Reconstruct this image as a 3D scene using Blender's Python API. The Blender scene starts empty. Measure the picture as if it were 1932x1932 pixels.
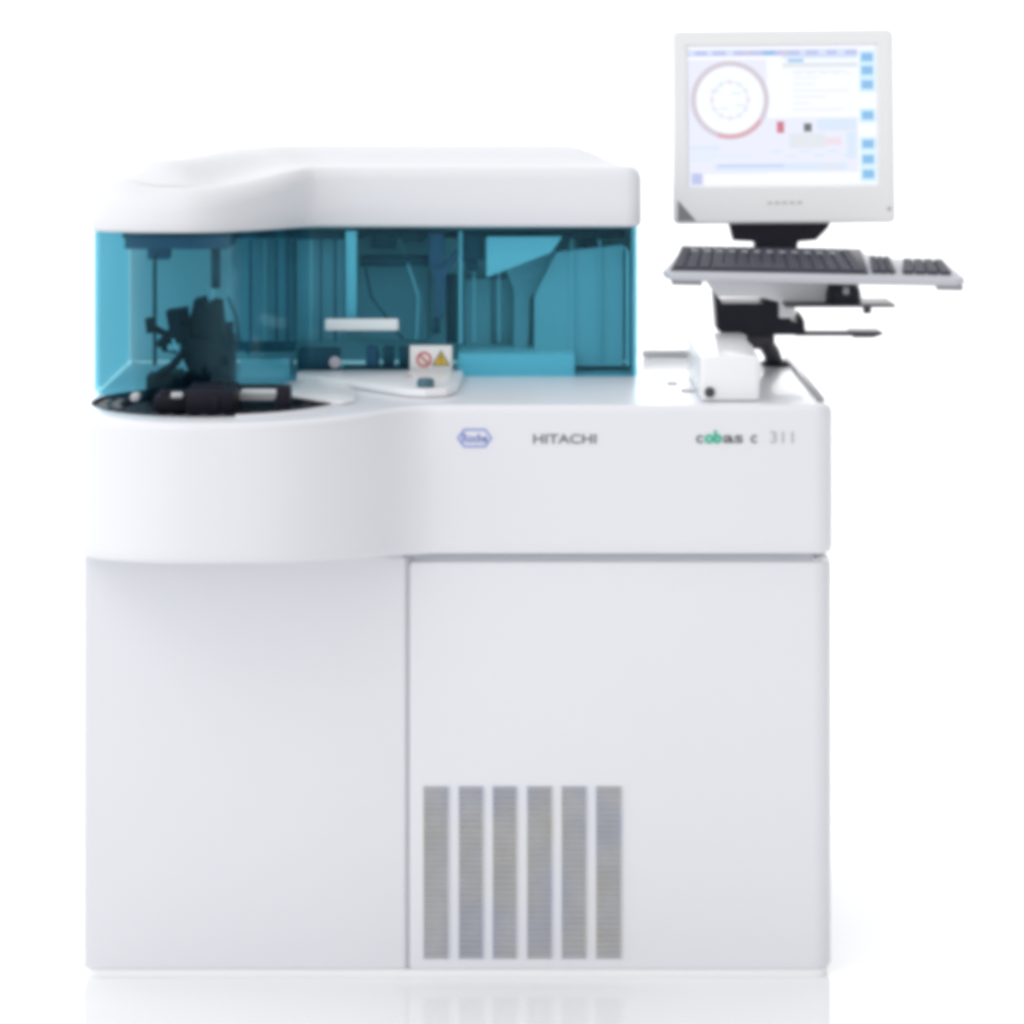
import bpy, bmesh, math, random
from mathutils import Vector, Matrix, geometry
random.seed(7)
R = math.radians
scene = bpy.context.scene
col = scene.collection

# ---------------------------------------------------------------- camera geometry
S, D, H, CX = 0.00085, 5.0, 1.572, 966.0     # metres per reference unit at the cabinet front, distance, eye height
def X(px, y=0.0): return (px - CX) * S * (D + y) / D
def Z(py, y=0.0): return H - py * S * (D + y) / D
ZD = Z(765)                                   # deck height

# ---------------------------------------------------------------- materials
def mat(name, color, rough=0.4, metal=0.0, coat=0.0, spec=0.5, noise=0.0, nscale=60.0, bump=0.0):
    m = bpy.data.materials.new(name); m.use_nodes = True
    nt = m.node_tree; b = nt.nodes['Principled BSDF']
    b.inputs['Base Color'].default_value = (*color, 1)
    b.inputs['Roughness'].default_value = rough
    b.inputs['Metallic'].default_value = metal
    b.inputs['Coat Weight'].default_value = coat
    b.inputs['Specular IOR Level'].default_value = spec
    tc = nt.nodes.new('ShaderNodeTexCoord'); n = nt.nodes.new('ShaderNodeTexNoise')
    n.inputs['Scale'].default_value = nscale; n.inputs['Detail'].default_value = 4
    nt.links.new(tc.outputs['Object'], n.inputs['Vector'])
    if noise > 0:
        mx = nt.nodes.new('ShaderNodeMix'); mx.data_type = 'RGBA'
        mx.inputs[6].default_value = (*[c * (1 - noise) for c in color], 1)
        mx.inputs[7].default_value = (*[min(1, c * (1 + noise)) for c in color], 1)
        nt.links.new(n.outputs['Fac'], mx.inputs[0]); nt.links.new(mx.outputs[2], b.inputs['Base Color'])
    if bump > 0:
        bp = nt.nodes.new('ShaderNodeBump'); bp.inputs['Strength'].default_value = bump
        bp.inputs['Distance'].default_value = 0.0006
        nt.links.new(n.outputs['Fac'], bp.inputs['Height']); nt.links.new(bp.outputs['Normal'], b.inputs['Normal'])
    return m
def emit(name, color, strength=1.0):
    m = bpy.data.materials.new(name); m.use_nodes = True
    nt = m.node_tree; nt.nodes.clear()
    o = nt.nodes.new('ShaderNodeOutputMaterial'); e = nt.nodes.new('ShaderNodeEmission')
    e.inputs[0].default_value = (*color, 1); e.inputs[1].default_value = strength
    nt.links.new(e.outputs[0], o.inputs[0]); return m
def tinted(name, color, gloss=0.06):
    m = bpy.data.materials.new(name); m.use_nodes = True
    nt = m.node_tree; nt.nodes.clear()
    o = nt.nodes.new('ShaderNodeOutputMaterial'); t = nt.nodes.new('ShaderNodeBsdfTransparent')
    g = nt.nodes.new('ShaderNodeBsdfGlossy'); mx = nt.nodes.new('ShaderNodeMixShader'); lw = nt.nodes.new('ShaderNodeLayerWeight'); lw.inputs[0].default_value = 0.12
    f = nt.nodes.new('ShaderNodeMapRange'); f.inputs[3].default_value = 0.009; f.inputs[4].default_value = 0.35
    nt.links.new(lw.outputs['Facing'], f.inputs[0])
    t.inputs[0].default_value = (*color, 1); g.inputs['Roughness'].default_value = 0.06
    g.inputs[0].default_value = (0.55, 0.85, 0.95, 1)
    nt.links.new(f.outputs[0], mx.inputs[0]); nt.links.new(t.outputs[0], mx.inputs[1]); nt.links.new(g.outputs[0], mx.inputs[2])
    nt.links.new(mx.outputs[0], o.inputs[0]); return m

WHITE  = mat('white_enamel', (0.80, 0.805, 0.845), 0.32, coat=0.15, noise=0.012, nscale=3, bump=0.05)
DECKW  = mat('deck_enamel', (0.9, 0.9, 0.915), 0.3, coat=0.2, noise=0.01, nscale=4)
LIDW   = mat('lid_enamel', (0.81, 0.815, 0.845), 0.45, spec=0.25, noise=0.01, nscale=3)
GAPFILL = mat('gap_filler_white', (0.93, 0.93, 0.94), 0.5)
CORE   = mat('chassis_grey', (0.66, 0.67, 0.71), 0.6)
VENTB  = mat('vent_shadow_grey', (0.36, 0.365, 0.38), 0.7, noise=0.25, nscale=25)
SLAT   = mat('vent_slat_grey', (0.78, 0.785, 0.81), 0.5, noise=0.22, nscale=18)
nt = SLAT.node_tree; b_ = nt.nodes['Principled BSDF']; n_ = [q for q in nt.nodes if q.type == 'TEX_NOISE'][0]
n_.inputs['Scale'].default_value = 11; n_.inputs['Detail'].default_value = 2
cr = nt.nodes.new('ShaderNodeValToRGB'); cr.color_ramp.elements[0].position = .36; cr.color_ramp.elements[0].color = (0.66, 0.62, 0.55, 1)
cr.color_ramp.elements[1].position = .64; cr.color_ramp.elements[1].color = (0.53, 0.58, 0.74, 1)
e_ = cr.color_ramp.elements.new(.5); e_.color = (0.64, 0.65, 0.67, 1)
nt.links.new(n_.outputs['Fac'], cr.inputs[0]); nt.links.new(cr.outputs[0], b_.inputs['Base Color'])
GLASS  = tinted('teal_acrylic', (0.585, 0.86, 0.92))
INW    = mat('inner_white', (0.92, 0.92, 0.93), 0.4, noise=0.04, nscale=8)
INM    = mat('inner_grey', (0.68, 0.70, 0.73), 0.45, noise=0.06, nscale=12)
IND    = mat('inner_dark', (0.065, 0.085, 0.115), 0.35, noise=0.2, nscale=20)
INP    = mat('inner_mauve', (0.20, 0.17, 0.26), 0.45)
BLACK  = mat('black_plastic', (0.014, 0.013, 0.024), 0.45, spec=0.2, noise=0.2, nscale=30)
BLACK2 = mat('charcoal_plastic', (0.045, 0.043, 0.058), 0.42, noise=0.15, nscale=30)
KEYM   = mat('key_plastic', (0.05, 0.05, 0.075), 0.45, noise=0.25, nscale=50)
TRAYM = mat('tray_light', (0.82, 0.82, 0.84), 0.4)
SILVER = mat('silver_plastic', (0.55, 0.555, 0.60), 0.35)
GREYM  = mat('grey_metal', (0.33, 0.335, 0.34), 0.35, metal=0.3)
BEZEL  = mat('monitor_plastic', (0.86, 0.86, 0.865), 0.42)
HANDLE = mat('handle_white', (0.80, 0.86, 0.88), 0.3)
BLUE   = mat('emblem_blue', (0.20, 0.27, 0.68), 0.4)
DGREY  = mat('lettering_grey', (0.16, 0.16, 0.17), 0.5)
LGREY  = mat('numeral_grey', (0.42, 0.44, 0.44), 0.5)
GREEN  = mat('lettering_green', (0.03, 0.50, 0.32), 0.5)
RED    = mat('sign_red', (0.62, 0.10, 0.10), 0.5)
YEL    = mat('sign_yellow', (0.72, 0.50, 0.03), 0.5)
STICK  = mat('sticker_white', (0.85, 0.85, 0.84), 0.5)

# ---------------------------------------------------------------- object helpers
def link(name, bm, m, parent=None, smooth=35):
    bmesh.ops.remove_doubles(bm, verts=bm.verts[:], dist=1e-6)
    bmesh.ops.recalc_face_normals(bm, faces=bm.faces[:])
    me = bpy.data.meshes.new(name); bm.to_mesh(me); bm.free()
    for mm in (m if isinstance(m, list) else [m]): me.materials.append(mm)
    if smooth:
        for p in me.polygons: p.use_smooth = True
        me.set_sharp_from_angle(angle=R(smooth))
    o = bpy.data.objects.new(name, me); col.objects.link(o)
    if parent:
        o.parent = parent
        p = parent; off = Matrix.Identity(4)
        # meshes are written in world coordinates: shift them back to the root's frame
        while p: off = p.matrix_basis @ off if False else off; root = p; p = p.parent
        if root.type == 'EMPTY': me.transform(Matrix.Translation(-root.location))
    return o
def thing(name, label, cat, loc, group=None):
    o = bpy.data.objects.new(name, None); col.objects.link(o)
    o.location = loc; o.empty_display_size = 0.1
    o['label'] = label; o['category'] = cat
    if group: o['group'] = group
    return o
def box(bm, x0, x1, y0, y1, z0, z1, bev=0.0, seg=2, mi=0):
    r = bmesh.ops.create_cube(bm, size=1.0)
    vs = r['verts']
    for v in vs:
        v.co = Vector(((x0 + x1) / 2 + v.co.x * (x1 - x0), (y0 + y1) / 2 + v.co.y * (y1 - y0), (z0 + z1) / 2 + v.co.z * (z1 - z0)))
    fs = {f for v in vs for f in v.link_faces}
    if bev > 0:
        es = {e for v in vs for e in v.link_edges}
        g = bmesh.ops.bevel(bm, geom=list(es), offset=bev, segments=seg, affect='EDGES', profile=0.5)
        fs = set(g['faces']) | {f for f in fs if f.is_valid}
    for f in fs:
        if f.is_valid: f.material_index = mi
    return vs
def pbox(bm, p0, q0, p1, q1, y, th, bev=0.0, mi=0):
    """box whose front face covers reference rectangle (p0,q0)-(p1,q1) at depth y, th thick"""
    return box(bm, X(p0, y), X(p1, y), y, y + th, Z(q1, y), Z(q0, y), bev, 2, mi)
def prism(bm, pts, y0, y1, mi=0):
    """polygon in x/z extruded along y"""
    a = [bm.verts.new((x, y0, z)) for x, z in pts]; b = [bm.verts.new((x, y1, z)) for x, z in pts]
    fs = [bm.faces.new(a), bm.faces.new(b[::-1])]
    n = len(pts)
    for i in range(n): fs.append(bm.faces.new((a[i], b[i], b[(i + 1) % n], a[(i + 1) % n])))
    for f in fs: f.material_index = mi
    return fs
def pprism(bm, pts, y, th, mi=0): return prism(bm, [(X(p, y), Z(q, y)) for p, q in pts], y, y + th, mi)
def tube(bm, pts, r, seg=12, mi=0):
    pts = [Vector(p) for p in pts]; rings = []
    for i, p in enumerate(pts):
        d = (pts[min(i + 1, len(pts) - 1)] - pts[max(i - 1, 0)]).normalized()
        up = Vector((0, 0, 1)) if abs(d.z) < 0.9 else Vector((0, 1, 0))
        u = d.cross(up).normalized(); w = d.cross(u).normalized()
        rr = r[i] if isinstance(r, (list, tuple)) else r
        rings.append([bm.verts.new(p + rr * (math.cos(t) * u + math.sin(t) * w)) for t in [2 * math.pi * k / seg for k in range(seg)]])
    for a, b in zip(rings, rings[1:]):
        for k in range(seg): bm.faces.new((a[k], a[(k + 1) % seg], b[(k + 1) % seg], b[k])).material_index = mi
    bm.faces.new(rings[0][::-1]).material_index = mi; bm.faces.new(rings[-1]).material_index = mi
def lathe(bm, c, prof, seg=48, mi=0, sx=1.0, sy=1.0):
    """profile [(r,z)] about a vertical axis through c"""
    rings = []
    for r, z in prof:
        if r < 1e-6: rings.append([bm.verts.new((c[0], c[1], z))] * seg)
        else: rings.append([bm.verts.new((c[0] + sx * r * math.cos(2 * math.pi * k / seg), c[1] + sy * r * math.sin(2 * math.pi * k / seg), z)) for k in range(seg)])
    for a, b in zip(rings, rings[1:]):
        for k in range(seg):
            q = [a[k], a[(k + 1) % seg], b[(k + 1) % seg], b[k]]
            u = []
            for v in q:
                if v not in u: u.append(v)
            if len(u) > 2: bm.faces.new(u).material_index = mi
def normals(pts):
    n = len(pts); out = []
    for i in range(n):
        a = Vector(pts[i - 1]); b = Vector(pts[i]); c = Vector(pts[(i + 1) % n])
        d1 = (b - a).normalized(); d2 = (c - b).normalized()
        n1 = Vector((d1.y, -d1.x)); n2 = Vector((d2.y, -d2.x))
        m = (n1 + n2).normalized(); out.append(m / max(0.5, m.dot(n1)))
    return out                                 # outward for counter-clockwise outlines
def inset(pts, d):
    return [(p[0] - (d(*p) if callable(d) else d) * q.x, p[1] - (d(*p) if callable(d) else d) * q.y) for p, q in zip(pts, normals(pts))]
def inside(p, poly):
    x, y = p; c = False; j = len(poly) - 1
    for i in range(len(poly)):
        xi, yi = poly[i]; xj, yj = poly[j]
        if (yi > y) != (yj > y) and x < (xj - xi) * (y - yi) / (yj - yi) + xi: c = not c
        j = i
    return c
def edge_dist(p, poly):
    p = Vector(p); best = 9
    for i in range(len(poly)):
        a = Vector(poly[i - 1]); b = Vector(poly[i]); ab = b - a
        t = max(0, min(1, (p - a).dot(ab) / max(1e-12, ab.length_squared)))
        best = min(best, (p - a - ab * t).length)
    return best
def sheet(bm, outer, zf, holes=(), grid=None, mi=0):
    """fill an outline (with holes); zf(x,y) gives the height; optional interior grid"""
    vs = [Vector(p) for p in outer]; es = [(i, (i + 1) % len(outer)) for i in range(len(outer))]
    for h in holes:
        b = len(vs); vs += [Vector(p) for p in h]; es += [(b + i, b + (i + 1) % len(h)) for i in range(len(h))]
    if grid:
        xs = [p[0] for p in outer]; ys = [p[1] for p in outer]
        x = min(xs) + grid
        while x < max(xs):
            y = min(ys) + grid
            while y < max(ys):
                if inside((x, y), outer) and edge_dist((x, y), outer) > grid * 0.5: vs.append(Vector((x, y)))
                y += grid
            x += grid
    r = geometry.delaunay_2d_cdt(vs, es, [], 1, 1e-6)
    bv = [bm.verts.new((v.x, v.y, zf(v.x, v.y))) for v in r[0]]
    for f in r[2]:
        c = sum((r[0][i] for i in f), Vector((0, 0))) / len(f)
        if any(inside((c.x, c.y), h) for h in holes) or not inside((c.x, c.y), outer): continue
        bm.faces.new([bv[i] for i in f]).material_index = mi
def walls(bm, outline, prof, mi=0):
    """prof: list of (inset, z or function(x,y)) swept round a closed outline"""
    rings = []
    for d, z in prof:
        q = inset(outline, d)
        rings.append([bm.verts.new((p[0], p[1], z(p[0], p[1]) if callable(z) else z)) for p, o in zip(q, outline)])
    n = len(outline)
    for a, b in zip(rings, rings[1:]):
        for i in range(n): bm.faces.new((a[i], a[(i + 1) % n], b[(i + 1) % n], b[i])).material_index = mi
def arc(cx, cy, r, a0, a1, n=8, ry=None):
    ry = ry or r
    return [(cx + r * math.cos(R(a0 + (a1 - a0) * k / n)), cy + ry * math.sin(R(a0 + (a1 - a0) * k / n))) for k in range(n + 1)]
def circle(cx, cy, r, n=64): return [(cx + r * math.cos(2 * math.pi * k / n), cy + r * math.sin(2 * math.pi * k / n)) for k in range(n)]
def rrect(x0, x1, y0, y1, r, n=6):
    return arc(x0 + r, y0 + r, r, 180, 270, n) + arc(x1 - r, y0 + r, r, 270, 360, n) + arc(x1 - r, y1 - r, r, 0, 90, n) + arc(x0 + r, y1 - r, r, 90, 180, n)
def solid(bm, outline, z0, z1, f=0.004, mi=0):
    """closed prism over a plan outline with rounded rims"""
    pr = [(f, z0), (f * .3, z0 + f * .3), (0, z0 + f), (0, z1 - f), (f * .3, z1 - f * .3), (f, z1)]
    walls(bm, outline, pr, mi)
    o = inset(outline, f); sheet(bm, o, lambda x, y: z0, mi=mi); sheet(bm, o, lambda x, y: z1, mi=mi)
def text(name, s, m, px0, px1, py0, py1, y, parent, depth=0.0008, bold=0.0, squeeze=True):
    cu = bpy.data.curves.new('text', 'FONT'); cu.body = s; cu.extrude = 0.0; cu.offset = bold
    t = bpy.data.objects.new('text', cu); col.objects.link(t)
    dg = bpy.context.evaluated_depsgraph_get(); dg.update()
    me = bpy.data.meshes.new_from_object(t.evaluated_get(dg)); bpy.data.objects.remove(t)
    bm = bmesh.new(); bm.from_mesh(me); bpy.data.meshes.remove(me)
    r = bmesh.ops.extrude_face_region(bm, geom=bm.faces[:])
    for v in [g for g in r['geom'] if isinstance(g, bmesh.types.BMVert)]: v.co.z += 1
    xs = [v.co.x for v in bm.verts]; ys = [v.co.y for v in bm.verts]
    a, b, c, d = min(xs), max(xs), min(ys), max(ys)
    X0, X1, Z0, Z1 = X(px0, y), X(px1, y), Z(py1, y), Z(py0, y)
    for v in bm.verts:
        v.co = Vector((X0 + (v.co.x - a) / (b - a) * (X1 - X0), y - depth * v.co.z, Z0 + (v.co.y - c) / (d - c) * (Z1 - Z0)))
    return link(name, bm, m, parent, smooth=0)

# ================================================================= SETTING
fl = bmesh.new()
vs = [fl.verts.new(p) for p in ((-40, -30, 0), (40, -30, 0), (40, 150, 0), (-40, 150, 0))]; fl.faces.new(vs)
FM = bpy.data.materials.new('glossy_white_floor'); FM.use_nodes = True
nt = FM.node_tree; nt.nodes.clear()
o_ = nt.nodes.new('ShaderNodeOutputMaterial'); d_ = nt.nodes.new('ShaderNodeBsdfDiffuse'); g_ = nt.nodes.new('ShaderNodeBsdfGlossy'); m_ = nt.nodes.new('ShaderNodeMixShader')
d_.inputs[0].default_value = (0.965, 0.97, 0.975, 1); g_.inputs['Roughness'].default_value = 0.07; m_.inputs[0].default_value = 0.20
nt.links.new(d_.outputs[0], m_.inputs[1]); nt.links.new(g_.outputs[0], m_.inputs[2]); nt.links.new(m_.outputs[0], o_.inputs[0])
floor = link('floor', fl, FM); floor['kind'] = 'structure'

# ================================================================= ANALYSER
XL, XR, YB = -0.695, 0.5165, 0.70
BX, BP = -0.481, 0.21                          # crest of the bulge
def bulge_y(x):
    t = (x - BX) / 0.315
    if t <= 0.88: return -BP * (1 - t ** 2.75)
    if t >= 1.14: return 0.0
    u = (t - 0.88) / 0.26; h0 = 1 - 0.88 ** 2.75; s0 = -2.75 * 0.88 ** 1.75 * 0.26
    return -BP * (h0 * (2 * u ** 3 - 3 * u ** 2 + 1) + s0 * (u ** 3 - 2 * u ** 2 + u))
def body_outline(xl=XL, xr=XR, yb=YB, rc=0.034):
    p = [(xl, yb - 0.02), (xl, 0.4), (xl, 0.2), (xl, 0.1)]
    p += arc(BX, 0.02, BX - xl, 180, 270, 22, ry=BP + 0.02)[0:-1]
    x = BX
    while x < BX + 0.315 * 1.15: p.append((x, bulge_y(x))); x += 0.009
    p += [(x, 0.0) for x in (-0.08, 0.1, 0.3)]
    p += arc(xr - rc, rc, rc, 270, 360, 8)
    p += [(xr, 0.2), (xr, 0.4), (xr, yb - 0.02)] + [(xr - 0.02, yb), (0.2, yb), (-0.3, yb), (xl + 0.02, yb)]
    return p
AN = thing('chemistry_analyzer', 'white floor-standing chemistry analyzer with teal see-through cover, round bulging left front and slotted vents', 'analyzer', (-0.087, 0.35, 0))
OUT = body_outline()
def zb(x, y): return Z(1047) + (0.0235 * max(0, min(1, -y / BP)))

# lower chassis; white filler added so the gap under the cabinet looks lit
bm = bmesh.new()
solid(bm, [(XL + .031, .024), (XR - .031, .024), (XR - .03, YB - .03), (XL + .03, YB - .03)], 0.013, Z(1052), 0.003)
link('chassis', bm, CORE, AN)
bm = bmesh.new()
solid(bm, rrect(XL + .012, XR - .008, 0.013, YB - .04, 0.02), 0.0, 0.0135, 0.001)
link('gap_filler', bm, GAPFILL, AN)

# doors
bm = bmesh.new()
solid(bm, rrect(X(157, .01), X(767, .01), 0.01, 0.049, 0.006), Z(1834), Z(1052), 0.006)
link('door_panel', bm, WHITE, AN)
bm = bmesh.new()
xr = XR - 0.0015
o = arc(X(771.5, .01) + .006, .016, .006, 180, 270, 4) + arc(xr - .032, .042, .032, 270, 360, 8) + [(xr, 0.049), (X(771.5, .01), 0.049)]
solid(bm, o, Z(1834), Z(1060, .01), 0.006)
door = link('door_panel', bm, WHITE, AN)
bm = bmesh.new(); box(bm, X(767.6, .01), X(771.0, .01), 0.0122, 0.05, Z(1833), Z(1052)); link('seam_strip', bm, CORE, AN, smooth=0)
# side skins
bm = bmesh.new(); box(bm, XL + .004, XL + .03, 0.05, YB - .02, 0.0145, Z(1052), 0.004); link('side_panel', bm, WHITE, AN)
bm = bmesh.new(); box(bm, XR - .0295, XR - .0015, 0.0505, YB - .02, 0.0145, Z(1060, .01), 0.004); link('side_panel', bm, WHITE, AN)
# vents
VX = [(798.5, 846.7), (865, 912), (929, 975.6), (994, 1042), (1059, 1107), (1124, 1173)]
for a, b in VX:
    bm = bmesh.new(); y = 0.01
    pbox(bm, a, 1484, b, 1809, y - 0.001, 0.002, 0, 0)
    z = Z(1808, y) + 0.001; top = Z(1485, y)
    while z < top - 0.003:
        box(bm, X(a, y) + .001, X(b, y) - .001, y - 0.0028, y - 0.0008, z, z + 0.0058, 0.0008, 1, 1); z += 0.0092
    for xx in (X(a, y), X(b, y) - .0016): box(bm, xx, xx + .0016, y - 0.0034, y - .0006, Z(1809, y), Z(1484, y), 0, 1, 1)
    link('vent_grille', bm, [VENTB, SLAT], door, smooth=0)

# upper body band with the rounded bulge
bm = bmesh.new(); f = 0.014
zt = ZD
pr = [(0.03, zb), (0.008, zb), (0.003, lambda x, y: zb(x, y) + .002), (0.0, lambda x, y: zb(x, y) + .008)]
pr += [(0, lambda x, y, k=k: zb(x, y) + (zt - f - zb(x, y)) * k) for k in (0.1, 0.5, 0.95)]
pr += [(f * (1 - math.cos(R(a))), zt - f * (1 - math.sin(R(a)))) for a in (0, 15, 30, 45, 60, 75, 90)]
walls(bm, OUT, pr)
sheet(bm, inset(OUT, 0.03), lambda x, y: zb(x, y) if y < 0.02 else Z(1047))
DC, DY, DR = X(402, .05), 0.055, 0.197          # sample disk
WELL = circle(DC, DY, DR)
sheet(bm, inset(OUT, f), lambda x, y: zt, holes=[WELL])
front = link('upper_housing', bm, WHITE, AN, smooth=40)
bm = bmesh.new()
walls(bm, WELL, [(0, zt), (0.002, zt - .004), (0.002, zt - .03)]); sheet(bm, circle(DC, DY, DR - .002), lambda x, y: zt - .03)
link('disk_well', bm, BLACK2, AN)

# writing on the band
yf = -0.0002
bm = bmesh.new()
hx0, hx1, hz0, hz1 = X(862), X(929), Z(844), Z(809); hm = (hz0 + hz1) / 2; cdx = 0.011
hexo = [(hx0, hm), (hx0 + cdx, hz0), (hx1 - cdx, hz0), (hx1, hm), (hx1 - cdx, hz1), (hx0 + cdx, hz1)]
w = 0.0028
hexi = [(hx0 + w * 1.2, hm), (hx0 + cdx + w * .5, hz0 + w), (hx1 - cdx - w * .5, hz0 + w), (hx1 - w * 1.2, hm), (hx1 - cdx - w * .5, hz1 - w), (hx0 + cdx + w * .5, hz1 - w)]
for i in range(6):
    j = (i + 1) % 6; prism(bm, [hexo[i], hexo[j], hexi[j], hexi[i]], yf - .0008, yf)
emb = link('emblem', bm, BLUE, front, smooth=0)
text('emblem_lettering', 'Roche', BLUE, 872, 919, 818, 835, yf, emb.parent, bold=0.02)
text('lettering', 'HITACHI', DGREY, 1006, 1125, 819, 837, yf, front, bold=0.015)
text('lettering', 'c', DGREY, 1313, 1327, 821, 836, yf, front, bold=0.02)
text('lettering', 'ob', GREEN, 1329, 1362, 812, 837, yf, front, bold=0.05)
text('lettering', 'as', DGREY, 1364, 1402, 821, 836, yf, front, bold=0.02)
text('lettering', 'c', DGREY, 1416, 1428, 821, 836, yf, front, bold=0.02)
text('lettering', '311', LGREY, 1453, 1497, 814, 836, yf, front, bold=0.0)

# sample disk, in the well
bm = bmesh.new(); z0 = zt - .018
lathe(bm, (DC, DY), [(0, z0), (DR - .012, z0), (DR - .006, z0 + .003), (DR - .006, z0 + .011), (DR - .012, z0 + .014), (DR - .05, z0 + .014), (DR - .055, z0 + .008), (0.05, z0 + .008), (0.045, z0 + .02), (0, z0 + .022)])
link('sample_disk', bm, BLACK, AN)
disk = bpy.data.objects['sample_disk']
for ring, n, tint in ((DR - .02, 40, 0), (DR - .04, 36, 1)):
    for k in range(n):
        a = 2 * math.pi * k / n
        bm = bmesh.new(); c = (DC + ring * math.cos(a), DY + ring * math.sin(a))
        lathe(bm, c, [(0, z0 + .012), (.0055, z0 + .012), (.0065, z0 + .016), (.005, z0 + .0165), (.004, z0 + .0145), (0, z0 + .0145)], 10)
        link('cup_holder', bm, [BLACK2, GREYM][1 if 165 < math.degrees(a) < 205 else 0], disk)
bm = bmesh.new()
solid(bm, [(X(551, .086), .086), (X(600, .033), .033), (X(645, -.008), -.008), (X(668, .02), .02), (X(672, .15), .15), (X(640, .26), .26), (X(551, .27), .27)], ZD + .0012, ZD + .006, .0015)
link('disk_shield', bm, DECKW, AN)
# white ring lip round the well's right-hand side
bm = bmesh.new()
pts = [(DC + (DR + .012) * math.cos(R(a)), DY + (DR + .012) * math.sin(R(a)), zt + .0005) for a in range(-75, 50, 5)]
tube(bm, pts, 0.004, 8); link('well_trim', bm, WHITE, AN)

# ---- lid
LXL, LXR, LY, LYB = -0.702, 0.2235, 0.372, 0.655
LBX, LF = -0.545, 0.065
def lobe_y(x, xe=-0.352):
    t = (x - LBX) / (xe - LBX)
    if t >= 1.1: return LY
    if t <= 0.86: h = 1 - t ** 2.3
    else:
        u = (t - .86) / .24; h0 = 1 - .86 ** 2.3; s0 = -2.3 * .86 ** 1.3 * .24
        h = h0 * (2 * u ** 3 - 3 * u ** 2 + 1) + s0 * (u ** 3 - 2 * u ** 2 + u)
    return LY - (LY - LF) * h
def lid_outline(d=0.0):
    p = [(LXL, LYB - .06), (LXL, 0.45), (LXL, 0.32), (LXL, .25)]
    p += arc(LBX, 0.2, LBX - LXL, 180, 270, 18, ry=0.2 - LF)[0:-1]
    x = LBX
    while x < LBX + 1.1 * 0.193: p.append((x, lobe_y(x))); x += 0.007
    p += [(x, LY) for x in (-0.25, -0.1, 0.05, 0.15)]
    p += arc(LXR - .03, LY + .03, .03, 270, 360, 8)
    p += [(LXR, 0.45), (LXR, 0.55)] + arc(LXR - .05, LYB - .05, .05, 0, 90, 6) + [(0, LYB), (-.3, LYB)] + arc(LXL + .06, LYB - .06, .06, 90, 170, 6)
    return inset(p, d) if d else p
LO = lid_outline()
def fr(y): return max(0, min(1, (LY - y) / (LY - LF)))
def lzb(x, y): return Z(429, LY) + 0.0125 * fr(y)
def lzc(x, y): return Z(322, LY) - 0.022 * fr(y) ** 1.2 * max(0, min(1, (x + .73) / .14))
def lr(y): return 0.016 + 0.012 * fr(y)
def INS(x, y): return 0.016 + 0.034 * fr(y)
def dome(x, y):
    dd = max(0.0, min(1, (edge_dist((x, y), LO) - INS(x, y)) / (0.12 - 0.05 * max(0, min(1, (-.42 - x) / .15)))))
    return lzc(x, y) + .006 + 0.034 * dd * dd * (3 - 2 * dd)
bm = bmesh.new()
pr = [(0.01, lzb), (0.003, lambda x, y: lzb(x, y) + .0015), (0.0, lambda x, y: lzb(x, y) + .006)]
pr += [(0, lambda x, y: (lzb(x, y) + lzc(x, y) - lr(y)) / 2 + .003)]
for a in (0, 15, 30, 45, 60, 75, 90):
    pr.append((lambda x, y, a=a: INS(x, y) * (1 - math.cos(R(a))), lambda x, y, a=a: lzc(x, y) - lr(y) * (1 - math.sin(R(a))) + 0.006 * math.sin(R(a)) ** 2))
walls(bm, LO, pr)
sheet(bm, inset(LO, INS), dome, grid=0.022)
sheet(bm, inset(LO, 0.01), lzb)
lid = link('lid', bm, LIDW, AN, smooth=60)
# ---- teal cover: curved acrylic sheet 3 mm thick
CO = lid_outline(0.006); CI = lid_outline(0.009)
n = len(CO)
bm = bmesh.new()
i0 = 0; i1 = max(i for i in range(n) if CO[i][1] < LYB - .09 and CO[i][0] > 0.1)
vo0 = []; vo1 = []; vi0 = []; vi1 = []
for i in range(i0, i1 + 1):
    zbm = ZD + .001; ztp = lzb(*LO[i]) + .004
    vo0.append(bm.verts.new((*CO[i], zbm))); vo1.append(bm.verts.new((*CO[i], ztp)))
    vi0.append(bm.verts.new((*CI[i], zbm))); vi1.append(bm.verts.new((*CI[i], ztp)))
for k in range(len(vo0) - 1):
    bm.faces.new((vo0[k], vo0[k + 1], vo1[k + 1], vo1[k])); bm.faces.new((vi0[k + 1], vi0[k], vi1[k], vi1[k + 1]))
    bm.faces.new((vo0[k + 1], vo0[k], vi0[k], vi0[k + 1])); bm.faces.new((vo1[k], vo1[k + 1], vi1[k + 1], vi1[k]))
for k in (0, -1): bm.faces.new((vo0[k], vo1[k], vi1[k], vi0[k]))
cover = link('tinted_cover', bm, GLASS, AN, smooth=50)
# handle on the cover
bm = bmesh.new(); y = LY - .016
solid(bm, rrect(X(612, y), X(752, y), y, y + .012, .0055), Z(624, y), Z(602, y), 0.003)
for q in (640, 725): box(bm, X(q, y) - .004, X(q, y) + .004, y + .011, LY + .006, Z(617, y), Z(609, y))
link('handle', bm, HANDLE, cover)
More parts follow.
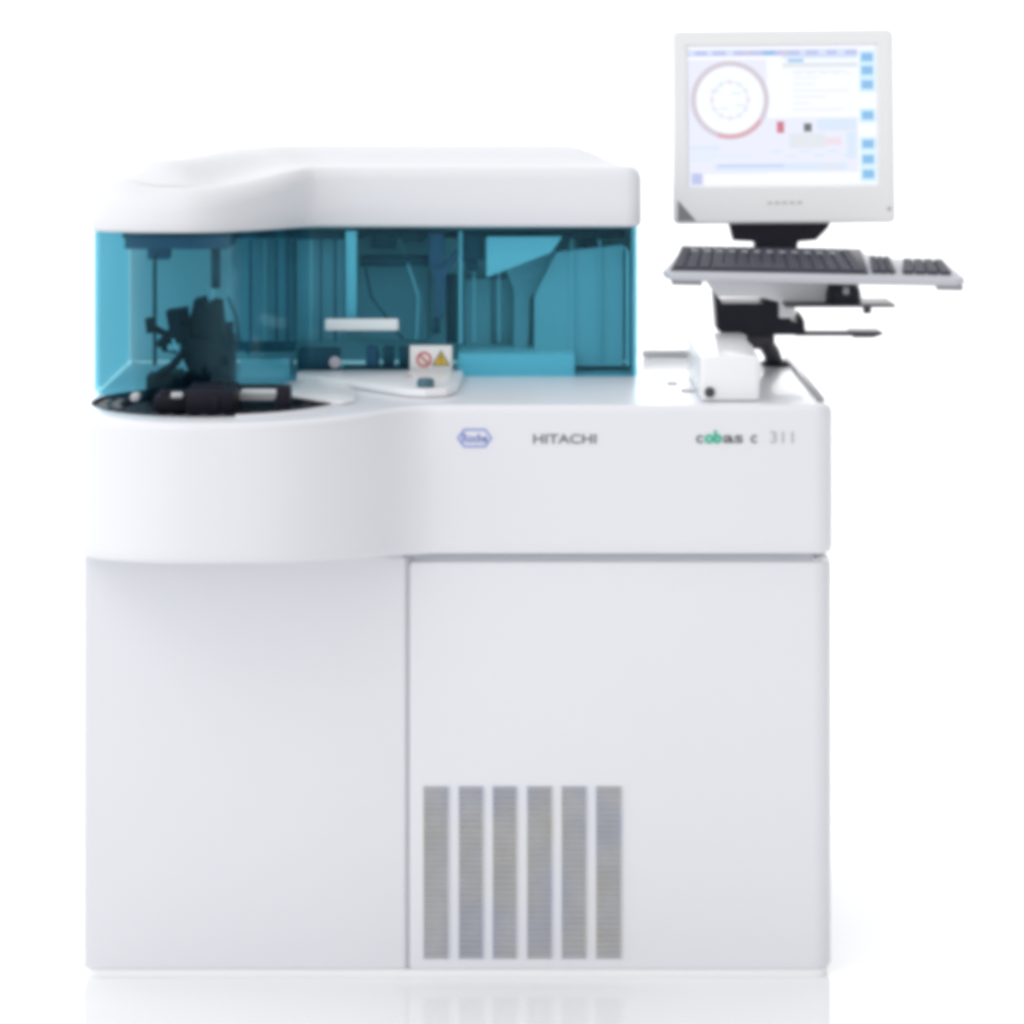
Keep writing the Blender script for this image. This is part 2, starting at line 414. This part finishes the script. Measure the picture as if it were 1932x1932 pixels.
# warning sticker plate on the cover
bm = bmesh.new(); y = LY - .002
box(bm, X(773, y), X(853, y), y, y + .005, Z(703, y), Z(652, y), 0.0015, 2)
st = link('warning_sign', bm, STICK, cover)
bm = bmesh.new()
c = (X(800, y), Z(678, y))
ro, ri = 0.0135, 0.0095
for k in range(24):
    a, b = 2 * math.pi * k / 24, 2 * math.pi * (k + 1) / 24
    prism(bm, [(c[0] + ro * math.cos(a), c[1] + ro * math.sin(a)), (c[0] + ro * math.cos(b), c[1] + ro * math.sin(b)), (c[0] + ri * math.cos(b), c[1] + ri * math.sin(b)), (c[0] + ri * math.cos(a), c[1] + ri * math.sin(a))], y - .0008, y - .0001)
prism(bm, [(c[0] - .0095, c[1] + .007), (c[0] - .007, c[1] + .0095), (c[0] + .0095, c[1] - .007), (c[0] + .007, c[1] - .0095)], y - .0014, y - .0009)
link('prohibition_mark', bm, RED, st, smooth=0)
bm = bmesh.new()
c = (X(832, y), Z(680, y)); r_ = 0.018
tri = lambda r: [(c[0] + r * math.cos(R(a)), c[1] + r * math.sin(R(a))) for a in (90, 210, 330)]
prism(bm, tri(r_), y - .0008, y - .0001, 1); prism(bm, tri(r_ * .78), y - .0014, y - .0009, 0)
prism(bm, [(c[0] - .0012, c[1] + .008), (c[0] - .0006, c[1] - .002), (c[0] + .0006, c[1] - .002), (c[0] + .0012, c[1] + .008)], y - .002, y - .0015, 1)
prism(bm, [(c[0] - .001, c[1] - .0035), (c[0] - .001, c[1] - .0055), (c[0] + .001, c[1] - .0055), (c[0] + .001, c[1] - .0035)], y - .002, y - .0015, 1)
link('caution_mark', bm, [YEL, BLACK2], st, smooth=0)

# raised white platform in front of the cover, with the round knob
bm = bmesh.new()
y0 = 0.27
plat = [(X(560, .30), .300), (X(640, .24), .24), (X(735, .13), .135), (X(765, .10), .10), (X(803, .085), .088), (X(842, .10), .10), (X(862, .13), .14), (X(874, .31), .32), (X(874, .362), .362), (X(690, .36), .362), (X(560, .36), .355)]
solid(bm, plat, ZD + .001, ZD + .014, 0.004)
link('raised_platform', bm, DECKW, AN)
bm = bmesh.new()
c = (X(803, .12), .125)
lathe(bm, c, [(0, ZD + .0145), (.014, ZD + .0145), (.0145, ZD + .024), (.012, ZD + .028), (0, ZD + .029)], 24)
link('round_knob', bm, mat('knob_teal', (0.06, 0.14, 0.19), 0.35), AN)
PINK = mat('marker_pink', (0.62, 0.38, 0.40), 0.5)
for q, yy in ((772, .255), (843, .225)):
    bm = bmesh.new()
    box(bm, X(q, yy) - .006, X(q, yy) + .006, yy, yy + .012, ZD + .0141 if q < 800 else ZD + .0005, ZD + .016 if q < 800 else ZD + .003, 0.0008, 1)
    link('pink_marker', bm, PINK, AN)

# ---- interior
bm = bmesh.new(); box(bm, LXL + .012, LXR - .010, 0.615, 0.64, ZD + .001, Z(429, LY) + .004); link('back_wall', bm, INW, AN, smooth=0)
def ip(name, m, *boxes, bev=0.0015):
    bm = bmesh.new()
    for b in boxes:
        if b[0] == 'b': pbox(bm, *b[1:7], bev)
        elif b[0] == 'p': pprism(bm, b[1], b[2], b[3])
        elif b[0] == 't': tube(bm, [(X(p, y), y, Z(q, y)) for p, q, y in b[1]], b[2])
    return link(name, bm, m, AN)
bm = bmesh.new(); box(bm, LXR - .015, LXR - .011, 0.40, 0.6145, ZD + .001, Z(429, LY) + .004); link('inner_side_wall', bm, INM, AN, smooth=0)
DIFFUSER = bpy.data.materials.new('added_diffuser'); DIFFUSER.use_nodes = True; nt = DIFFUSER.node_tree; nt.nodes.clear()
o_ = nt.nodes.new('ShaderNodeOutputMaterial'); t_ = nt.nodes.new('ShaderNodeBsdfTranslucent'); d_ = nt.nodes.new('ShaderNodeBsdfDiffuse'); m_ = nt.nodes.new('ShaderNodeMixShader')
t_.inputs[0].default_value = (.96, .97, .98, 1); d_.inputs[0].default_value = (.9, .9, .9, 1); m_.inputs[0].default_value = 0.25
nt.links.new(t_.outputs[0], m_.inputs[1]); nt.links.new(d_.outputs[0], m_.inputs[2]); nt.links.new(m_.outputs[0], o_.inputs[0])
bm = bmesh.new(); box(bm, -0.690, -0.687, 0.22, 0.6145, ZD + .001, Z(429, LY) + .004); link('added_diffuser', bm, DIFFUSER, AN, smooth=0)  # diffuser added to even out the light through the cover's left end
ip('gantry_rail', IND, ('b', 225, 438, 1178, 449, .50, .05), ('b', 560, 438, 650, 452, .44, .04))
ip('ceiling_duct', INP, ('b', 235, 446, 432, 470, .33, .12), ('b', 278, 466, 318, 490, .34, .05))
ip('probe_rail', IND, ('b', 398, 470, 414, 545, .40, .03))
ip('probe_rod', IND, ('t', [(292, 480, .32), (292, 690, .32)], .0035))
ip('inner_panel', INM, ('b', 440, 445, 556, 650, .56, .03), ('b', 560, 445, 648, 640, .50, .03))
ip('light_column', mat('column_white', (0.9, 0.9, 0.9), 0.3), ('b', 652, 436, 673, 612, .385, .012))
ip('reagent_cover', INM, ('b', 676, 445, 806, 640, .58, .02))
ip('cross_bar', IND, ('b', 679, 484, 808, 503, .48, .04), ('b', 700, 445, 745, 470, .5, .03), ('b', 755, 445, 800, 458, .5, .03))
ip('pipetting_head', INP, ('b', 809, 440, 838, 500, .45, .05), ('p', [(809, 500), (838, 500), (862, 470), (868, 480), (842, 515), (836, 600), (822, 600), (820, 520)], .46, .03))
ip('pipetting_column', IND, ('b', 842, 520, 862, 648, .50, .04), ('b', 866, 440, 914, 492, .45, .06))
ip('tube_line', INW, ('t', [(869, 436, .43), (869, 648, .43)], .0028))
ip('rotor_housing', INM, ('b', 875, 525, 926, 655, .54, .04), ('b', 926, 525, 968, 655, .57, .03))
ip('slanted_guard', INW, ('p', [(918, 447), (1060, 447), (1040, 476), (918, 523)], .42, .012))
ip('guard_bracket', INM, ('p', [(950, 500), (1050, 470), (1030, 530), (1000, 560), (996, 660), (969, 660), (969, 545)], .52, .03))
ip('side_screen', mat('screen_white', (0.66, 0.67, 0.69), 0.4), ('p', [(1050, 476), (1176, 462), (1176, 690), (1008, 690), (1008, 560)], .46, .02))
ip('hinge_rod', IND, ('t', [(1090, 456, .5), (1120, 466, .5), (1176, 468, .5)], .0055), ('b', 1100, 452, 1125, 470, .5, .02))
ip('highlight_line', mat('highlight_pale', (0.85, 0.86, 0.87), 0.25), ('t', [(1178, 466, .42), (1184, 474, .42), (1184, 690, .42)], .003))  # pale tube stands in for a highlight line on the cover
ip('light_tray', mat('tray_white', (0.92, 0.92, 0.93), 0.35), ('b', 864, 668, 1084, 712, .385, .16))
ip('reagent_lid', INW, ('b', 454, 676, 548, 722, .385, .08), bev=.004)
ip('dark_rail', IND, ('b', 441, 646, 557, 664, .38, .03), ('b', 560, 660, 640, 704, .385, .05), ('b', 645, 694, 775, 706, .39, .04), ('b', 710, 660, 716, 694, .4, .01), bev=.004)
bm = bmesh.new()
yy = .376
c = Vector((X(632, yy), yy, Z(684, yy)))
tube(bm, [c + Vector((0, .012, 0)), c, c - Vector((0, .0005, 0))], [.010, .010, .006], 20)
link('reader_lens', bm, mat('lens_pale', (0.6, 0.55, 0.62), 0.3), AN)
# dark sampling mechanism standing over the disk, inside the cover
ip('sampling_mechanism', BLACK, ('b', 346, 640, 436, 748, .17, .10), ('b', 300, 705, 350, 745, .16, .08),
   ('p', [(366, 566), (384, 562), (392, 582), (398, 566), (416, 570), (424, 640), (436, 660), (346, 660), (356, 610)], .19, .05),
   ('p', [(312, 588), (350, 582), (356, 640), (340, 668), (306, 664), (300, 640), (318, 620)], .17, .05),
   ('p', [(273, 602), (290, 600), (292, 628), (276, 630)], .17, .03),
   ('t', [(284, 615, .18), (312, 630, .18), (350, 648, .18)], .006),
   ('t', [(290, 712, .15), (325, 690, .15), (350, 660, .15)], .007),
   ('b', 275, 708, 300, 748, .15, .06), bev=.003)
ip('sampling_base', BLACK, ('b', 350, 738, 440, 784, -.05, .12), ('b', 290, 748, 352, 776, -.03, .10), ('b', 378, 732, 424, 752, -.03, .06), ('b', 300, 738, 318, 760, -.02, .02), ('b', 326, 744, 340, 760, -.025, .02), ('b', 400, 750, 412, 782, -.054, .01), bev=.0015)
ip('stirrer_arm', BLACK, ('b', 444, 727, 545, 733, .03, .02), ('b', 521, 729, 547, 782, -.03, .03), bev=.003)
ip('cup_rack', INW, ('b', 450, 742, 518, 756, .05, .06), bev=.003)
ip('pale_glint', INM, ('b', 246, 744, 262, 758, .02, .03), bev=.003)  # two pale blocks stand in for glints at the disk's left
ip('pale_glint', INM, ('b', 322, 741, 345, 752, -.04, .01), bev=.003)
# fittings over the sampler and along the inner wall, plus pale reflection stripes
ip('clamp', BLACK, ('b', 330, 600, 344, 616, .155, .02)); ip('clamp', BLACK, ('b', 296, 642, 312, 656, .155, .02)); ip('clamp', BLACK, ('b', 424, 610, 438, 640, .17, .03)); ip('clamp', INM, ('b', 316, 650, 340, 662, .158, .01))
ip('probe', INW, ('t', [(402, 545, .21), (402, 600, .2)], .0018)); ip('probe', INW, ('t', [(326, 640, .15), (352, 700, .15)], .002))
ip('fluid_line', IND, ('t', [(430, 560, .24), (446, 600, .24), (452, 650, .28), (470, 668, .33)], .0022))
ip('fluid_line', INW, ('t', [(756, 452, .5), (770, 500, .48), (790, 560, .48), (786, 640, .48)], .0022))
ip('fluid_line', IND, ('t', [(690, 505, .5), (700, 560, .5), (730, 600, .5), (760, 640, .5)], .002))
for q, y, m_, w_ in ((426, .45, INW, 10), (470, .5, INP, 5), (498, .5, INW, 3), (520, .5, IND, 4), (540, .47, INP, 5), (585, .46, INW, 3), (604, .46, IND, 3), (630, .46, INP, 5), (893, .5, INW, 3), (940, .5, INW, 3), (1078, .45, INW, 2), (1130, .45, INM, 3)):  # added stripes; the white ones stand in for highlights and reflections
    ip('streak_rib', m_, ('b', q, 452, q + w_, 645 if q < 1000 else 686, y, .006), bev=0)
for q in (690, 722, 752): ip('reagent_bottle', [INP, INM, IND][q % 3], ('b', q, 655, q + 22, 692, .40, .03), bev=.003)
ip('nozzle', IND, ('b', 880, 492, 900, 512, .46, .03))
ip('nozzle', IND, ('b', 816, 600, 830, 630, .465, .02))

# ---- switch block with buttons, deck seam strips
bm = bmesh.new(); y0 = 0.045
solid(bm, rrect(X(1321, y0), X(1434, y0), y0, y0 + .36, .008), ZD + .001, Z(672, y0), .006)
blk = link('switch_block', bm, DECKW, AN)
for q, r0, m in ((1339, .0085, BLACK2), (1372, .0, None)):
    if not m: continue
    bm = bmesh.new(); cz = Z(740, y0)
    tube(bm, [(X(q, y0), y0 + .002, cz), (X(q, y0), y0 - .003, cz), (X(q, y0), y0 - .004, cz)], [r0, r0, r0 * .8], 20)
    link('power_button', bm, m, blk)
for q, qq, w in ((1298, 738, .012), (1268, 724, .009)):
    bm = bmesh.new(); yy = D * (765 / qq - 1)
    box(bm, X(q, yy) - w, X(q, yy) + w, yy - .012, yy + .012, ZD + .0005, ZD + .003, .001, 1)
    link('deck_switch', bm, mat('switch_grey', (0.55, 0.56, 0.58), .5), AN)
bm = bmesh.new()
box(bm, XR - .022, XR - .010, 0.05, YB - .03, ZD + .0005, ZD + .006, .002, 2); link('edge_rail', bm, GREYM, AN)
bm = bmesh.new()
box(bm, X(1212, .66), X(1330, .66), 0.655, 0.675, ZD + .0005, ZD + .014, .003, 2); link('rear_rail', bm, mat('rail_grey', (0.78, 0.8, 0.8), .5), AN)

# ================================================================= MONITOR ARM
YM = 0.50
ARM = thing('swivel_mount', 'black articulated arm on the analyzer deck carrying the monitor bracket and keyboard tray', 'monitor arm', (X(1462, .55), .55, ZD + .001))
def apart(name, m, *boxes, parent=ARM, bev=0.002):
    bm = bmesh.new()
    for b in boxes:
        if b[0] == 'b': pbox(bm, *b[1:7], bev)
        elif b[0] == 'p': pprism(bm, b[1], b[2], b[3])
        elif b[0] == 't': tube(bm, [(X(p, y), y, Z(q, y)) for p, q, y in b[1]], b[2])
    return link(name, bm, m, parent)
bm = bmesh.new()
lathe(bm, (X(1462, .55), .55), [(0, ZD + .001), (.026, ZD + .001), (.026, ZD + .006), (.018, ZD + .010), (0, ZD + .010)], 28)
link('base_flange', bm, BLACK, ARM)
apart('strut', BLACK2, ('t', [(1463, 690, .55), (1455, 664, .54), (1440, 642, .52)], [.016, .015, .014]), ('t', [(1440, 648, .50), (1420, 646, .50)], .011))
apart('swivel_joint', BLACK2, ('b', 1408, 630, 1462, 652, .49, .05), bev=.005)
apart('arm_housing', BLACK, ('p', [(1348, 545), (1356, 560), (1362, 572), (1474, 572), (1486, 590), (1494, 606), (1506, 608), (1512, 594), (1518, 606), (1520, 632), (1370, 632), (1354, 624)], .46, .09))
apart('support_bar', BLACK2, ('b', 1500, 626, 1640, 634, .47, .03), ('p', [(1604, 625), (1660, 625), (1668, 630), (1648, 637), (1610, 637)], .46, .05))
apart('mouse_shelf', BLACK2, ('b', 1482, 575, 1690, 580, .36, .12), ('b', 1630, 580, 1644, 592, .40, .02), bev=.0015)
apart('tray_bracket', TRAYM, ('p', [(1330, 518), (1568, 518), (1566, 568), (1480, 572), (1440, 562), (1354, 560), (1338, 540)], .42, .07), ('b', 1470, 568, 1500, 600, .45, .03))
apart('monitor_bracket', BLACK, ('p', [(1376, 420), (1566, 420), (1562, 430), (1540, 453), (1506, 456), (1500, 490), (1428, 490), (1424, 456), (1384, 454)], .53, .05))
apart('bracket_post', BLACK2, ('b', 1436, 470, 1492, 600, .535, .03))

# ================================================================= MONITOR
cx, cz = X(1480, YM), Z(240, YM)
MON = thing('monitor', 'light grey desktop monitor mounted above the keyboard, its bright screen showing a ring chart', 'monitor', (cx, YM, Z(423, YM)))
def mx(px): return X(px, YM)
def mz(py): return Z(py, YM)
bm = bmesh.new()
def frame(bm, o, i, y0, y1, mi=0):
    n = len(o)
    for y, flip in ((y0, 0), (y1, 1)):
        a = [bm.verts.new((p[0], y, p[1])) for p in o]; b = [bm.verts.new((p[0], y, p[1])) for p in i]
        for k in range(n): bm.faces.new((a[k], a[(k + 1) % n], b[(k + 1) % n], b[k]))
    for q in (o, i):
        a = [bm.verts.new((p[0], y0, p[1])) for p in q]; b = [bm.verts.new((p[0], y1, p[1])) for p in q]
        for k in range(n): bm.faces.new((a[k], a[(k + 1) % n], b[(k + 1) % n], b[k]))
ML, MR, MT, MB = 1271.5, 1688.5, 55, 421
SL, SR, ST, SB = 1297, 1660, 83, 353
def rr(l, r, b, t, rad, n=5): return rrect(mx(l), mx(r), mz(b), mz(t), rad, n)
frame(bm, rr(ML, MR, MB, MT, .009), rr(SL, SR, SB, ST, .002), YM, YM + .028)
bev = rr(ML, MR, MB, MT, .009); inn = inset(bev, .004)
a = [bm.verts.new((p[0], YM, p[1])) for p in bev]; b = [bm.verts.new((p[0], YM - .004, p[1])) for p in inn]
b2 = [bm.verts.new((p[0], YM - .004, p[1])) for p in rr(SL, SR, SB, ST, .002)]; c2 = [bm.verts.new((p[0], YM + .001, p[1])) for p in inset(rr(SL, SR, SB, ST, .002), .004)]
n = len(a)
for k in range(n):
    j = (k + 1) % n
    bm.faces.new((a[k], a[j], b[j], b[k])); bm.faces.new((b[k], b[j], b2[j], b2[k])); bm.faces.new((b2[k], b2[j], c2[j], c2[k]))
link('bezel', bm, BEZEL, MON)
bm = bmesh.new(); prism(bm, inset(rr(ML, MR, MB, MT, .009), .012), YM + .0275, YM + .06); link('rear_shell', bm, BEZEL, MON)
# screen with its picture: one flat lit panel, each mark a thin layer
MS = [emit('screen_white_light', (0.89, 0.91, 0.98), 1.0), emit('screen_lavender', (0.78, 0.80, 0.92)), emit('screen_title', (0.50, 0.54, 0.80)),
      emit('screen_ring', (0.62, 0.57, 0.64)), emit('screen_ring_red', (0.66, 0.40, 0.44)), emit('screen_button', (0.26, 0.50, 0.78)),
      emit('screen_button_pale', (0.62, 0.82, 0.96)), emit('screen_red', (0.60, 0.20, 0.26)), emit('screen_dark', (0.16, 0.18, 0.18)),
      emit('screen_pale_blue', (0.66, 0.76, 0.90)), emit('screen_pale_grey', (0.72, 0.75, 0.80)), emit('screen_pink', (0.80, 0.70, 0.78))]
bm = bmesh.new(); prism(bm, rr(SL - 2, SR + 2, SB + 2, ST - 2, .002), YM + .004, YM + .02, 0)
lay = [YM + .004]
def sq(l, t, r, b, mi, lv=1):
    y = YM + .004 - .0004 * lv
    prism(bm, [(mx(l), mz(b)), (mx(r), mz(b)), (mx(r), mz(t)), (mx(l), mz(t))], y, y + .0003, mi)
def ring(cx, cy, ro, ri, mi, a0=0, a1=360, n=60, lv=2):
    y = YM + .004 - .0004 * lv; k = S * (D + YM) / D
    for i in range(n):
        a = R(a0 + (a1 - a0) * i / n); b = R(a0 + (a1 - a0) * (i + 1) / n)
        prism(bm, [(mx(cx) + k * r * math.cos(t), mz(cy) + k * r * math.sin(t)) for r, t in ((ro, a), (ro, b), (ri, b), (ri, a))], y, y + .0003, mi)
sq(1298, 112, 1450, 350, 1); sq(1450, 222, 1622, 326, 1); sq(1299, 94, 1622, 105, 2, 2); sq(1480, 105, 1622, 111, 9, 2)
ring(1380, 188, 64, 0.5, 0, lv=2, n=40); ring(1380, 188, 74, 64, 3, lv=3); ring(1380, 188, 74, 65, 4, 250, 325, 24, lv=4)
ring(1380, 188, 36, 33, 10, lv=4)
for a in range(12):
    t = R(a * 30); sq(1380 + 34 * math.cos(t) - 4, 188 + 34 * math.sin(t) - 4, 1380 + 34 * math.cos(t) + 4, 188 + 34 * math.sin(t) + 4, 10 if a % 3 else 11, 5)
for yq in (96, 121, 148, 206, 260, 289, 317): sq(1625, yq, 1655, yq + 27, 6, 2); sq(1629, yq + 5, 1651, yq + 21, 5, 3)
sq(1468, 229, 1482, 251, 7, 3); sq(1519, 233, 1534, 249, 8, 3)
sq(1490, 252, 1560, 280, 10, 2); sq(1545, 225, 1618, 247, 9, 2); sq(1560, 260, 1590, 275, 11, 3); sq(1600, 250, 1618, 300, 9, 2)
sq(1350, 308, 1600, 321, 9, 3); sq(1550, 311, 1585, 319, 10, 4); sq(1306, 326, 1326, 347, 2, 3); sq(1330, 328, 1622, 350, 0, 3)
sq(1480, 118, 1622, 128, 10, 2); sq(1298, 275, 1360, 281, 9, 2)
for k in range(5): sq(1500 + 24 * k, 138, 1516 + 24 * k, 140, 10, 2)
rs = random.Random(3)
for k in range(9): q = 1303 + 35 * k; sq(q, 96, q + rs.uniform(8, 24), 103, rs.choice([3, 5, 9]), 3)
for yq in (134, 146, 158, 170, 182, 194, 206): sq(1500, yq, 1500 + rs.uniform(30, 110), yq + 2.5, 10, 2)
for k in range(6): q = 1456 + 27 * k; sq(q, 284 + 8 * (k % 2), q + 20, 288 + 8 * (k % 2), 9, 3)
for yq in (285, 292, 299): sq(1304, yq, 1304 + rs.uniform(40, 120), yq + 2.5, 9, 3)
sq(1490, 112, 1520, 117, 5, 3); sq(1356, 311, 1480, 314, 2, 4)
for a, b in ((1352, 170), (1368, 204), (1392, 176), (1400, 198)): sq(a - 9, b - 1.5, a + 9, b + 1.5, 9, 5)
link('screen', bm, MS, MON, smooth=0)
bm = bmesh.new(); prism(bm, [(mx(1279), mz(376)), (mx(1313), mz(415)), (mx(1279), mz(415))], YM - .0055, YM - .0042)
link('corner_badge', bm, mat('badge_grey', (0.22, 0.22, 0.23), .5), MON, smooth=0)
for k in range(5):
    bm = bmesh.new(); box(bm, mx(1448 + 14 * k), mx(1457 + 14 * k), YM - .0055, YM - .0038, mz(384), mz(380), .0005, 1); link('menu_button', bm, mat('btn_grey', (0.5, 0.49, 0.48), .5), MON)
bm = bmesh.new(); box(bm, mx(1674), mx(1681), YM - .0055, YM - .0038, mz(399), mz(392), .001, 1); link('power_light', bm, mat('led_pink', (0.55, 0.40, 0.40), .4), MON)
MON.rotation_euler = (R(-2), R(-0.5), 0)

# ================================================================= KEYBOARD
YK = 0.33
KC = Vector((X(1537, YK), YK, Z(522, YK)))
KB = thing('keyboard', 'dark keyboard with silver front rim resting on the tray below the monitor', 'keyboard', KC)
KW, KD = 0.515, 0.165
def kx(px): return KC.x + (px - 1537) * S * (D + YK) / D
bm = bmesh.new()
o = arc(kx(1252) + .03, KC.y - .0 + .03, .03, 180, 270, 6) + arc(kx(1822) - .02, KC.y + .02, .02, 270, 360, 6) + [(kx(1798), KC.y + KD * .72 - .01), (kx(1790), KC.y + KD * .72), (kx(1700), KC.y + KD * .76), (kx(1650), KC.y + KD * .9), (kx(1638), KC.y + KD)] + [(kx(1304), KC.y + KD), (kx(1292), KC.y + KD - .01)]
solid(bm, o, KC.z - .014, KC.z - .001, .005)
body = link('body', bm, SILVER, KB)
bm = bmesh.new()
o = [(kx(1266), KC.y + .022), (kx(1640), KC.y + .022), (kx(1640), KC.y + KD - .003), (kx(1306), KC.y + KD - .003), (kx(1290), KC.y + KD - .02)]
solid(bm, o, KC.z - .002, KC.z + .003, .001)
link('key_deck', bm, BLACK2, KB)
def keys(px0, px1, cols, rows, slant=0.0, kd=1.0):
    bm = bmesh.new(); y0, y1 = KC.y + .026, KC.y + (KD - .012) * kd
    for r in range(rows):
        ya = y0 + (y1 - y0) * r / rows; yb_ = ya + (y1 - y0) / rows * .84
        sh = (r / rows) * slant
        a, b = kx(px0 + sh), kx(px1 - sh * .9)
        c = 0
        n_ = cols
        while c < n_:
            w_ = 1
            if r == 0 and n_ > 8 and c == 3: w_ = 6
            x0 = a + (b - a) * c / n_; x1 = a + (b - a) * (c + w_) / n_ - (b - a) / n_ * .12
            box(bm, x0, x1, ya, yb_, KC.z + .0005 if n_ > 8 else KC.z - .0015, KC.z + .007, .002, 1); c += w_
    link('key_block', bm, KEYM, KB)
keys(1272, 1636, 15, 6, 22); keys(1648, 1694, 3, 5, 4, .74); keys(1706, 1800, 4, 5, 10, .66)
bm = bmesh.new()
for k in range(12): box(bm, kx(1310 + 24 * k), kx(1322 + 24 * k), KC.y + KD - .048, KC.y + KD - .041, KC.z + .0066, KC.z + .0076)
link('key_legend', bm, mat('legend_grey', (0.6, 0.6, 0.66), .5), KB, smooth=0)
for a, b in ((1268, 1326), (1768, 1818)):
    bm = bmesh.new(); box(bm, kx(a), kx(b), KC.y + .004, KC.y + .03, KC.z - .0215, KC.z - .0135, .002, 2); link('foot', bm, mat('foot_grey', (0.28, 0.28, 0.30), .5), KB)
KB.rotation_euler = (R(12), R(1.0), R(-1.0))

# ================================================================= MOUSE
yq = .375
mc = Vector((X(1596, yq), yq + .045, Z(575, .37)))
MO = thing('computer_mouse', 'black rounded computer mouse sitting on the small shelf under the keyboard', 'mouse', mc)
bm = bmesh.new()
sec = []
for k in range(13):
    t = k / 12; yy = mc.y - .045 + .095 * t
    w_ = .031 * (math.sin(math.pi * min(1, .12 + .80 * t)) ** .45); h_ = .044 * (math.sin(math.pi * (.22 + .70 * t)) ** .6)
    sec.append([bm.verts.new((mc.x + w_ * math.copysign(abs(math.cos(a)) ** .8, math.cos(a)), yy, mc.z + .001 + h_ * max(0, math.sin(a)) ** .8)) for a in [math.pi * j / 14 for j in range(15)]])
for a, b in zip(sec, sec[1:]):
    for j in range(14): bm.faces.new((a[j], a[j + 1], b[j + 1], b[j]))
    bm.faces.new((a[14], a[0], b[0], b[14]))
bm.faces.new(sec[0]); bm.faces.new(sec[-1][::-1])
link('mouse_shell', bm, BLACK, MO)
bm = bmesh.new()
tube(bm, [(mc.x - .005, mc.y - .041, mc.z + .024), (mc.x + .005, mc.y - .041, mc.z + .024)], .009, 20); link('scroll_wheel', bm, GREYM, MO)
for s in (-1, 1):
    bm = bmesh.new(); box(bm, mc.x + s * .013 - .008, mc.x + s * .013 + .008, mc.y - .047, mc.y - .0445, mc.z + .010, mc.z + .026, .001, 1); link('mouse_button', bm, BLACK, MO)

# ================================================================= LIGHT
world = bpy.data.worlds.new('World'); scene.world = world; world.use_nodes = True
nt = world.node_tree; bg = nt.nodes['Background']
tc = nt.nodes.new('ShaderNodeTexCoord'); sp = nt.nodes.new('ShaderNodeSeparateXYZ'); nt.links.new(tc.outputs['Generated'], sp.inputs[0])
def M(op, a, b=None, clamp=False):
    n = nt.nodes.new('ShaderNodeMath'); n.operation = op; n.use_clamp = clamp
    for i, v in enumerate((a, b)):
        if v is None: continue
        if isinstance(v, (int, float)): n.inputs[i].default_value = v
        else: nt.links.new(v, n.inputs[i])
    return n.outputs[0]
x_, y_, z_ = sp.outputs
back = M('POWER', M('MAXIMUM', y_, 0.0), 8.0)
L = M('ADD', M('SUBTRACT', 0.775, M('MULTIPLY', M('MULTIPLY', x_, 0.54), M('SUBTRACT', 1.0, back))), M('ADD', M('MULTIPLY', back, 2.2), M('MULTIPLY', M('MAXIMUM', z_, 0.0), 0.24)))
nt.links.new(M('MAXIMUM', L, 0.1), bg.inputs['Strength'])
bg.inputs['Color'].default_value = (0.985, 0.99, 1.0, 1)
def area(name, loc, target, size, power, color=(1, 1, 1)):
    l = bpy.data.lights.new(name, 'AREA'); l.size = size; l.energy = power; l.color = color
    o = bpy.data.objects.new(name, l); col.objects.link(o); o.location = loc
    o.rotation_euler = (Vector(target) - Vector(loc)).to_track_quat('-Z', 'Y').to_euler(); return o
area('key_softbox', (-2.3, -2.3, 3.7), (-0.1, 0.3, 0.8), 1.5, 10)

# ================================================================= CAMERA
cam = bpy.data.cameras.new('Camera'); co = bpy.data.objects.new('Camera', cam); col.objects.link(co); scene.camera = co
co.location = (0, -D, H); co.rotation_euler = (R(90), 0, 0)
cam.sensor_width = 36; cam.lens = 36 * (D / S) / 1932; cam.shift_y = -0.5; cam.shift_x = 0
cam.clip_start = 0.1; cam.clip_end = 400
vs_ = scene.view_settings; vs_.view_transform = 'Standard'; vs_.look = 'None'; vs_.exposure = 0.16; vs_.gamma = 1; vs_.use_curve_mapping = False
scene.render.engine = 'CYCLES'
scene.cycles.transparent_max_bounces = 24; scene.cycles.max_bounces = 10
scene.cycles.use_denoising = True
scene.cycles.pixel_filter_type = 'BLACKMAN_HARRIS'; scene.cycles.filter_width = 5.5
